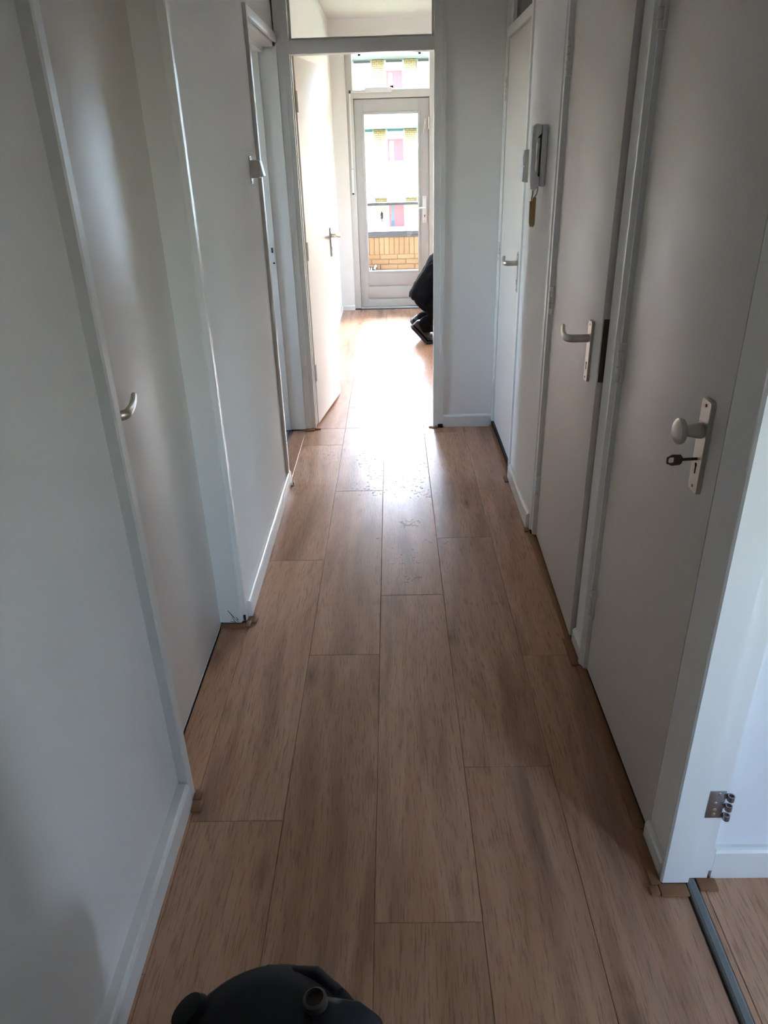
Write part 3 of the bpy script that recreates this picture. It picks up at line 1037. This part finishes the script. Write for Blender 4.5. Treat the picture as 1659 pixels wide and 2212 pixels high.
# sneaker on the balcony floor
sn = empty('sneaker', (-.20, 9.30, ZBAL), 'black and white sneaker standing on the balcony behind the glass', 'shoe')
sx0 = -.335


def shoe(parent, org, fwd, L, W, H, mat_up, mat_sole, tilt=0.0, stripes=None):
    """low shoe: heel at org, pointing along fwd, tilt lifts the heel about the toe"""
    f = Vector(fwd).normalized()
    s = Vector((0, 0, 1)).cross(f)
    R_ = Matrix.Identity(4)
    prof = [(0.0, .55, .70), (.06, .80, .98), (.16, .88, 1.0), (.30, .86, .86), (.42, .84, .88), (.52, .88, .92), (.62, .95, .70), (.75, 1.0, .50), (.87, .92, .42), (.95, .70, .34), (1.0, .35, .22)]

    def T_(l, w_, h_):
        p = Vector((l * L, w_, h_))
        if tilt:
            q = p - Vector((L * .72, 0, 0))
            if q.x < 0:
                q = Matrix.Rotation(tilt, 4, 'Y') @ q
            p = q + Vector((L * .72, 0, 0))
        return Vector(org) + f * p.x + s * p.y + Vector((0, 0, p.z))
    m_ = MB()
    n = 12
    vs_, fs = [], []
    for (l, w_, h_) in prof:
        for k in range(n):
            a = 2 * math.pi * k / n
            cw, ch = math.cos(a), math.sin(a)
            yy = W / 2 * w_ * math.copysign(abs(cw) ** .7, cw) * (.82 if ch > .3 else 1)
            zz = H * .16 + (H * h_ - H * .16) * (ch * .5 + .5)
            vs_.append(T_(l, yy, zz))
    for i in range(len(prof) - 1):
        for k in range(n):
            a, b = i * n + k, i * n + (k + 1) % n
            fs.append((a, b, b + n, a + n))
    fs += [tuple(range(n - 1, -1, -1)), tuple(range((len(prof) - 1) * n, len(prof) * n))]
    m_._add(vs_, fs)
    up = m_.build('upper', mat_up, parent, smooth=True)
    m_ = MB()
    vs_, fs = [], []
    for (l, w_, h_) in prof:
        w2 = W / 2 * (w_ * 1.06 + .03)
        for (a, b) in ((-1, 0), (1, 0), (1, 1), (-1, 1)):
            vs_.append(T_(l * 1.02 - .01, a * w2, b * H * .22))
    for i in range(len(prof) - 1):
        for k in range(4):
            a, b = i * 4 + k, i * 4 + (k + 1) % 4
            fs.append((a, b, b + 4, a + 4))
    q = (len(prof) - 1) * 4
    fs += [(3, 2, 1, 0), (q, q + 1, q + 2, q + 3)]
    m_._add(vs_, fs)
    m_.build('sole', mat_sole, parent, smooth=False)
    return T_


Ts = shoe(sn, (-.345, 9.30, ZBAL), (1, -.18, 0), .29, .105, .175, M_shoe, M_white)
for l, w_ in ((.20, .014), (.30, .012), (.62, .02), (.70, .02)):
    m_ = MB()
    m_.tube([Ts(l, -.055, .045), Ts(l + .03, -.052, .10), Ts(l + .05, -.036, .150 - max(0, l - .5) * .35)], w_ * .5, 8, flat=.5).build('stripe', M_white, sn, smooth=True)
MB().tube([Ts(.46, -.03, .135), Ts(.50, 0, .168), Ts(.46, .03, .135)], .012, 8).build('tongue', M_white, sn, smooth=True)
MB().tube([Ts(.04, -.03, .168), Ts(.02, 0, .176), Ts(.04, .03, .168)], .010, 8).build('collar', M_white, sn, smooth=True)

# ------------------------------------------------------------------ building across the street
KD = 38.0 / 42.0


def ZD(z): return 1.57 + (z - 1.57) * KD


YF = 38.0
ap = empty('apartment_building', (0, YF, -6.2), 'pale gallery flats across the street with red doors and yellow brick piers', 'building')
YWALL = YF + 1.5
lev = [ZD(-.80), ZD(2.45), ZD(5.60)]        # soffits above each open gallery strip
PITCH = (lev[2] - lev[0]) / 2
levels = [lev[0] - PITCH, lev[0], lev[1], lev[2], lev[2] + PITCH]
bx('wall', M_panel, ap, -22, 22, YWALL + .25, YWALL + 6, -6.2, levels[-1] + .2)
bx('roof', M_concrete, ap, -22.5, 22.5, YF - .3, YWALL + 6.3, levels[-1] + .2, levels[-1] + .5)
xm0 = -.83 * KD
BAY = 1.655 * KD
for li, zs in enumerate(levels):
    # slab and parapet panels hanging from the gallery edge above
    hpan = 1.76 * KD
    if li < 4:
        bx('gallery_slab', M_concrete, ap, -22, 22, YF + .04, YWALL + .25, zs + .02, zs + .20)
        gp = bx('parapet_panel', M_panel, ap, -22, 22, YF - .02, YF + .03, zs + .04, zs + hpan * .49)
        bx('panel', M_panel, gp, -22, 22, YF - .02, YF + .03, zs + hpan * .515, zs + hpan * .97)
        bx('rail', M_rail, gp, -22, 22, YF - .05, YF + .06, zs + hpan * .975, zs + hpan)
        bx('rail', M_rail, gp, -22, 22, YF - .01, YF + .02, zs + hpan * .488, zs + hpan * .516)
        bx('rail', M_rail, gp, -22, 22, YF - .03, YF + .05, zs, zs + .035)
        for k in range(-5, 7):
            xx = (-.655 + 1.916 * k) * KD
            bx('panel_joint', M_rail, gp, xx - .012, xx + .012, YF - .026, YF - .018, zs + .03, zs + hpan * .97)
for li in range(1, 4):
    zs = levels[li]
    zb = levels[li - 1] + .20
    # brick piers in view
    for pi_ in range(-1, 4):
        xa = (-.83 + 1.655 * pi_) * KD
        xb = xa + .60 * KD
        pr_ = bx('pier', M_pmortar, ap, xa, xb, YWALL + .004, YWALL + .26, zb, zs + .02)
        if pi_ in (0, 1):
            m_ = MB()
            ch = .083
            n_c = int((zs - zb) / ch)
            bw = (xb - xa) / 2.5
            for c_ in range(n_c):
                z0 = zs - (c_ + 1) * ch
                x = xa - (bw / 2 if c_ % 2 else 0)
                while x < xb - .01:
                    a, b = max(x, xa) + .008, min(x + bw, xb) - .008
                    if b - a > .03: m_.box(a, b, YWALL - .002, YWALL + .05, z0 + .010, z0 + ch - .006)
                    x += bw
            bo = m_.build('brickwork', M_brick2, pr_)
            bo['kind'] = 'stuff'
        # door bay to the right of each pier
        dx0, dx1 = xb + .10, xb + .10 + .835 * KD
        if pi_ in (0, 2):
            dt = zs - .46 * KD if li > 1 else zs - .40 * KD
            dr = bx('entrance_door', M_red, ap, dx0, dx1, YWALL + .16, YWALL + .22, zb, dt)
            bx('door_pane', M_panel if li > 1 else M_dkglass, dr, dx0 + .10, dx0 + .28, YWALL + .148, YWALL + .17, zb + .3, dt - .10)
            for gx in (.36, .52, .64):
                bx('board_groove', M_dark, dr, dx0 + gx, dx0 + gx + .006, YWALL + .157, YWALL + .165, zb + .05, dt - .05)
            bx('fanlight_bar', M_rail, ap, dx0 + .03, dx1 - .03, YWALL + .17, YWALL + .22, zs - .09, zs - .05)
        else:
            wdw = bx('window_frame', M_panel, ap, dx0 - .05, dx1 + .05, YWALL + .16, YWALL + .22, zb + .6, zs - .1)
            bx('window_pane', M_panel, wdw, dx0, dx1, YWALL + .15, YWALL + .18, zb + .7, zs - .16)
        bx('blind_box', M_cap if li == 3 else M_rail, ap, dx0, dx1, YWALL + .10, YWALL + .18, zs - .09, zs - .01)
# wall lamp on the lower left pier
lp = empty('wall_lantern', (-.53 * KD, YWALL - .05, ZD(-1.85)), 'small black lantern on a brick pier across the street', 'lantern')
bx('lantern_body', M_black, lp, -.53 * KD - .045, -.53 * KD + .045, YWALL - .12, YWALL - .02, ZD(-1.95), ZD(-1.72), bevel=.01)
MB().lathe([(.07, 0), (.02, .09), (.008, .14)], (-.53 * KD, YWALL - .07, ZD(-1.72)), (0, 0, 1), 10).build('lantern_cap', M_black, lp)
bx('bracket', M_black, lp, -.53 * KD - .012, -.53 * KD + .012, YWALL - .04, YWALL + .0, ZD(-2.1), ZD(-1.8))
gr = MB().box(-70, 70, 8.6, 120, -6.4, -6.2).build('ground', M_grass)
tag(gr, 'green lawn between the two apartment buildings', 'ground', kind='structure')

# ================================================================== THINGS IN THE HALL
# light switch on the left wall corner
sw = empty('light_switch', (-.575, 3.30, 1.505), 'small grey surface light switch beside the doorway without a leaf', 'switch')
bx('bracket', M_white, sw, -.575, -.571, 3.285, 3.325, 1.452, 1.555, bevel=.001)
bx('housing', M_cream, sw, -.575, -.538, 3.292, 3.360, 1.472, 1.540, bevel=.004)
m = MB().extr([(-.539, 1.476), (-.526, 1.476), (-.523, 1.480), (-.534, 1.536), (-.539, 1.536)], 'y', 3.297, 3.355)
m.build('rocker', M_white, sw, .0015)
for zz in (1.459, 1.549): MB().lathe([(.003, 0), (.003, .001)], (-.571, 3.305, zz), (1, 0, 0), 8).build('screw', M_steel, sw)
# double switch by the intercom
ds = empty('double_switch', (.60, 3.48, 1.48), 'cream double rocker switch box beside the cupboard door', 'switch')
bx('housing', M_cream, ds, .571, .5995, 3.442, 3.515, 1.420, 1.548, bevel=.003)
for (z0, z1) in ((1.424, 1.481), (1.487, 1.544)):
    zc = (z0 + z1) / 2
    MB().extr([(.572, z0), (.566, z0), (.563, zc) if z0 > 1.45 else (.566, zc), (.568, z1), (.572, z1)], 'y', 3.446, 3.511).build('rocker', M_white, ds, .001)
# intercom
ic = empty('intercom', (.60, 3.15, 1.52), 'white intercom with handset and coiled tan cord on the hall wall', 'intercom')
bx('base', M_white, ic, .577, .5995, 3.105, 3.205, 1.418, 1.634, bevel=.006)
bx('cradle', M_grey, ic, .572, .579, 3.112, 3.165, 1.455, 1.600, bevel=.002)
hs = [(.574, 1.634), (.552, 1.637), (.541, 1.630), (.538, 1.600), (.538, 1.440), (.542, 1.412), (.556, 1.404), (.573, 1.418), (.574, 1.450), (.562, 1.466), (.556, 1.480), (.556, 1.578), (.562, 1.592), (.574, 1.602)]
MB().extr(hs, 'y', 3.098, 3.150).build('handset', M_white, ic, .004)
bx('hook_switch', M_white, ic, .563, .574, 3.115, 3.135, 1.572, 1.588, bevel=.002)


def coil(p0, p1, r, turns, n=10, wire=.0024):
    p0, p1 = Vector(p0), Vector(p1)
    ax = (p1 - p0)
    t = ax.normalized()
    u = Vector((1, 0, 0)); u = (u - t * u.dot(t)).normalized(); w = t.cross(u)
    return [p0 + ax * (i / (turns * n)) + (u * math.cos(2 * math.pi * i / n) + w * math.sin(2 * math.pi * i / n)) * r for i in range(turns * n + 1)]


cd = MB()
yc = 3.125
cd.tube(coil((.5535, yc, 1.366), (.5555, yc, 1.283), .0055, 22), .0022, 6)
cd.tube(coil((.5650, yc, 1.378), (.5650, yc, 1.283), .0055, 26), .0022, 6)
cd.tube(coil((.5555, yc, 1.283), (.5600, yc, 1.274), .0055, 4), .0022, 6)
cd.tube(coil((.5600, yc, 1.274), (.5650, yc, 1.283), .0055, 4), .0022, 6)
cd.tube([(.5535, yc, 1.366), (.5545, yc, 1.378), (.5570, yc, 1.392), (.5570, yc, 1.407)], [.0022, .0022, .0030, .0034], 8)
cd.tube([(.5620, yc, 1.379), (.5660, yc, 1.381), (.5730, yc, 1.392), (.5770, yc + .005, 1.410), (.578, yc + .01, 1.420)], .0022, 8)
cd.build('cord', M_tan, ic, smooth=True)

# ------------------------------------------------------------------ kneeling person in the far room
pp = empty('person', (.40, 6.6, 0), 'person in black jacket and trousers crouching on the far room floor behind the doorway post', 'person')


fold_tex = bpy.data.textures.new('folds', 'CLOUDS')
fold_tex.noise_scale = .09


def organic(name, mat_, parent, mb, voxel=.011, smooth=6, folds=0.0):
    """overlapping tubes fused into one continuous surface"""
    o = mb.build(name, mat_, parent, smooth=False)
    rm = o.modifiers.new('fuse', 'REMESH')
    rm.mode = 'VOXEL'
    rm.voxel_size = voxel
    rm.use_smooth_shade = True
    sm = o.modifiers.new('relax', 'SMOOTH')
    sm.iterations = smooth
    sm.factor = .5
    if folds:
        dp = o.modifiers.new('folds', 'DISPLACE')
        dp.texture = fold_tex
        dp.strength = folds
        dp.mid_level = .5
        dp.texture_coords = 'LOCAL'
    return o


YC = 6.62
SH = ((.55, .165, .695), (.52, .215, .56), (.465, .235, .41), (.405, .225, .25), (.360, .210, .115))   # near arm: x, side, z
SH2 = ((.55, .165, .695), (.575, .215, .56), (.60, .235, .41), (.605, .225, .25), (.605, .210, .115))  # far arm
YA = (0, 1, 0)


def arm(s):
    return [Vector((x, YC + s * y, z)) for x, y, z in (SH if s < 0 else SH2)]


# body: torso, neck, head, arms, hands and legs fused into one surface
b_ = MB()
b_.tube([(.28, YC, .34), (.33, YC, .44), (.42, YC, .58), (.50, YC, .68), (.56, YC, .735)], [.12, .15, .15, .16, .12], 14, flat=.7, up=YA)
b_.tube([(.54, YC, .72), (.62, YC, .785), (.69, YC, .800)], [.06, .055, .055], 12)
hd_ = []
for k in range(9):
    t = k / 8
    hd_.append((Vector((.675, YC, .850)).lerp(Vector((.825, YC, .690)), t), .001 + .088 * math.sin(math.pi * (.06 + .88 * t)) ** .6))
b_.tube([p for p, r in hd_], [r for p, r in hd_], 14, flat=.86, up=YA)
for s in (-1, 1):
    a_ = arm(s)
    b_.tube(a_, [.06, .05, .042, .036, .028], 12)
    w_ = a_[-1]
    pz = Vector((w_.x + .006, w_.y, .055))
    b_.tube([w_, pz, pz + Vector((.012, 0, -.022))], [.027, .034, .030], 12, flat=.45, up=YA)
    for dy, ln in ((-.028, .86), (-.0095, 1.0), (.0095, .96), (.027, .78)):
        q = pz + Vector((.008, dy * .9, -.018))
        b_.tube([q, q + Vector((.020 * ln, dy * .3, -.006)), q + Vector((.034 * ln, dy * .4, -.020)), q + Vector((.040 * ln, dy * .4, -.031))], [.0088, .0085, .008, .0065], 8)
    q = pz + Vector((-.004, -s * .026, .004))
    b_.tube([q, q + Vector((.012, -s * .022, -.012)), q + Vector((.026, -s * .028, -.030)), q + Vector((.032, -s * .028, -.044))], [.011, .010, .009, .007], 8)
    b_.tube([(.32, YC + s * .09, .34), (.50, YC + s * .13, .34), (.655, YC + s * .15, .325)], [.095, .08, .06], 12)
    b_.tube([(.655, YC + s * .15, .325), (.45, YC + s * .125, .22), (.255, YC + s * .115, .155), (.240, YC + s * .115, .10)], [.055, .05, .034, .026], 12)
body = organic('body', M_skin, pp, b_, .0045, 3)
j_ = MB()
j_.tube([(.268, YC, .335), (.285, YC, .375), (.305, YC, .42), (.350, YC, .495), (.415, YC, .585), (.485, YC, .670), (.55, YC, .735), (.605, YC, .780)], [.19, .20, .192, .19, .20, .208, .175, .085], 20, flat=.74, up=YA)
for s in (-1, 1): j_.tube(arm(s), [.098, .080, .070, .060, .050], 14)
organic('jacket', M_cloth, pp, j_, .010, 5, .028)
t_ = MB()
t_.tube([(.250, YC, .300), (.285, YC, .345), (.33, YC, .40)], [.135, .16, .15], 18, flat=.72, up=YA)
for s in (-1, 1):
    t_.tube([(.315, YC + s * .085, .325), (.46, YC + s * .125, .335), (.60, YC + s * .145, .335), (.675, YC + s * .15, .318)], [.118, .108, .092, .078], 14)
    t_.tube([(.670, YC + s * .15, .320), (.55, YC + s * .14, .265), (.40, YC + s * .125, .205), (.285, YC + s * .115, .165), (.238, YC + s * .115, .140)], [.075, .078, .078, .072, .066], 14)
organic('trousers', M_cloth2, pp, t_, .010, 5, .024)
for s in (-1, 1):
    so = empty('shoe', Vector((.27, YC + s * .115, 0)) - wloc(pp)); so.parent = pp
    shoe(so, (.085, YC + s * .115, .0), (1, 0, 0), .275, .105, .120, M_shoe, M_shoe, tilt=math.radians(48))
# hair
hm = MB()
n, vs_, fs = 16, [], []
for i in range(7):
    th = i / 6 * math.pi * .62
    for k in range(n):
        a = 2 * math.pi * k / n
        v_ = Vector((math.sin(th) * math.cos(a) * .112, math.sin(th) * math.sin(a) * .094, math.cos(th) * .118))
        v_ = Matrix.Rotation(math.radians(15), 4, 'Y') @ v_
        vs_.append(Vector((.735, YC, .800)) + v_)
for i in range(6):
    for k in range(n):
        a, b = i * n + k, i * n + (k + 1) % n
        fs.append((a, b, b + n, a + n))
hm._add(vs_, fs)
hm.build('hair', M_hair, pp, smooth=True)
# face: nose, eyes, ears, mouth, on the down-turned head
MB().tube([(.815, YC, .775), (.840, YC, .748), (.828, YC, .735)], [.010, .013, .010], 8).build('nose', M_skin, pp, smooth=True)
for s in (-1, 1):
    MB().lathe([(.001, 0), (.007, .001), (.010, .005), (.006, .010), (.001, .011)], (.822, YC + s * .032, .782), (1, 0, -.3), 10).build('eye', M_white, pp, smooth=True)
    MB().tube([(.735, YC + s * .088, .790), (.728, YC + s * .102, .775), (.735, YC + s * .096, .748)], [.012, .015, .010], 8, flat=.5).build('ear', M_skin, pp, smooth=True)
MB().tube([(.812, YC - .022, .712), (.822, YC, .708), (.812, YC + .022, .712)], .006, 8).build('mouth', M_skin, pp, smooth=True)

# ------------------------------------------------------------------ black appliance at the bottom edge
vc = empty('vacuum_cleaner', (-.165, .535, 0), 'black rounded appliance top with a knob and pale grey side, cut off below', 'vacuum cleaner')
cx_, cy_ = -.190, .540
MB().lathe([(.115, .012), (.125, .02), (.150, .34), (.153, .355), (.15, .36)], (cx_ + .030, cy_ - .02, 0), (0, 0, 1), 40).build('tank', M_tank, vc, smooth=True)
MB().lathe([(.148, .356), (.153, .364), (.152, .425), (.144, .462), (.126, .487), (.088, .502), (.001, .506)], (cx_, cy_, 0), (0, 0, 1), 48).build('motor_head', M_black, vc, smooth=True)
# shoulder housing with its slanted shelf, on the far right of the head
MB().extr([(cx_ + .045, .44), (cx_ + .150, .42), (cx_ + .158, .450), (cx_ + .125, .492), (cx_ + .070, .506), (cx_ + .045, .500)], 'y', cy_ - .02, cy_ + .078).build('switch_housing', M_black2, vc, .016, 3)
MB().tube([(cx_ - .02, cy_ + .122, .470), (cx_ + .055, cy_ + .112, .478), (cx_ + .088, cy_ + .085, .478)], [.014, .016, .014], 12).build('carry_grip', M_black, vc, smooth=True)
MB().lathe([(.027, 0), (.030, .014), (.025, .024), (.001, .026)], (cx_ - .112, cy_ + .062, .466), (-.5, .15, .8), 20).build('knob', M_black, vc, smooth=True)
M_dial = mat('taupe_plastic', (.05, .042, .036), .6)
MB().lathe([(.017, 0), (.017, .016), (.013, .019), (.013, .012), (.001, .011)], (cx_ + .062, cy_ + .062, .498), (-.1, .1, 1), 20).build('switch_dial', M_dial, vc, smooth=True)
for a in range(4):
    an = a * math.pi / 2 + .6
    MB().lathe([(.022, -.012), (.022, .012)], (cx_ + .025 + .115 * math.cos(an), cy_ - .01 + .115 * math.sin(an), .0225), (math.cos(an), math.sin(an), 0), 16).build('caster', M_black, vc, smooth=True)

# ------------------------------------------------------------------ dried plaster crumbs trodden over the laminate
rnd = random.Random(3)
fl = MB()
clusters = [(-.02, 3.62, .16, .20, 70), (.06, 3.45, .09, .10, 34), (-.12, 3.40, .10, .08, 34), (.14, 3.32, .06, .07, 18), (.05, 3.02, .05, .05, 22), (.24, 2.83, .07, .05, 22), (.02, 2.72, .08, .10, 16), (-.15, 3.78, .12, .12, 34), (.10, 3.80, .10, .12, 30), (-.40, 3.9, .08, .15, 16), (.05, 2.52, .05, .05, 9)]
for (px_, py_, sx_, sy_, n_) in clusters:
    for _ in range(n_):
        x, y = rnd.gauss(px_, sx_ * .55), rnd.gauss(py_, sy_ * .55)
        a = rnd.uniform(0, math.pi)
        l_, w_ = rnd.uniform(.0025, .011), rnd.uniform(.0007, .0020)
        ca, sa = math.cos(a), math.sin(a)
        k_ = rnd.uniform(-.004, .004)
        pts_ = [(-l_, -w_ * .3), (0, -w_ + k_), (l_, -w_ * .2), (l_ * .7, w_ * .7), (0, w_ + k_), (-l_ * .8, w_ * .4)]
        fl.extr([(x + u * ca - v_ * sa, y + u * sa + v_ * ca) for u, v_ in pts_], 'z', .0001, rnd.uniform(.0005, .0010))
M_crumb = mat('plaster_crumbs', (.42, .36, .31), .75)
fo = fl.build('plaster_crumbs', M_crumb)
tag(fo, 'dried plaster crumbs trodden over the laminate half way down the hall', 'debris', kind='stuff')
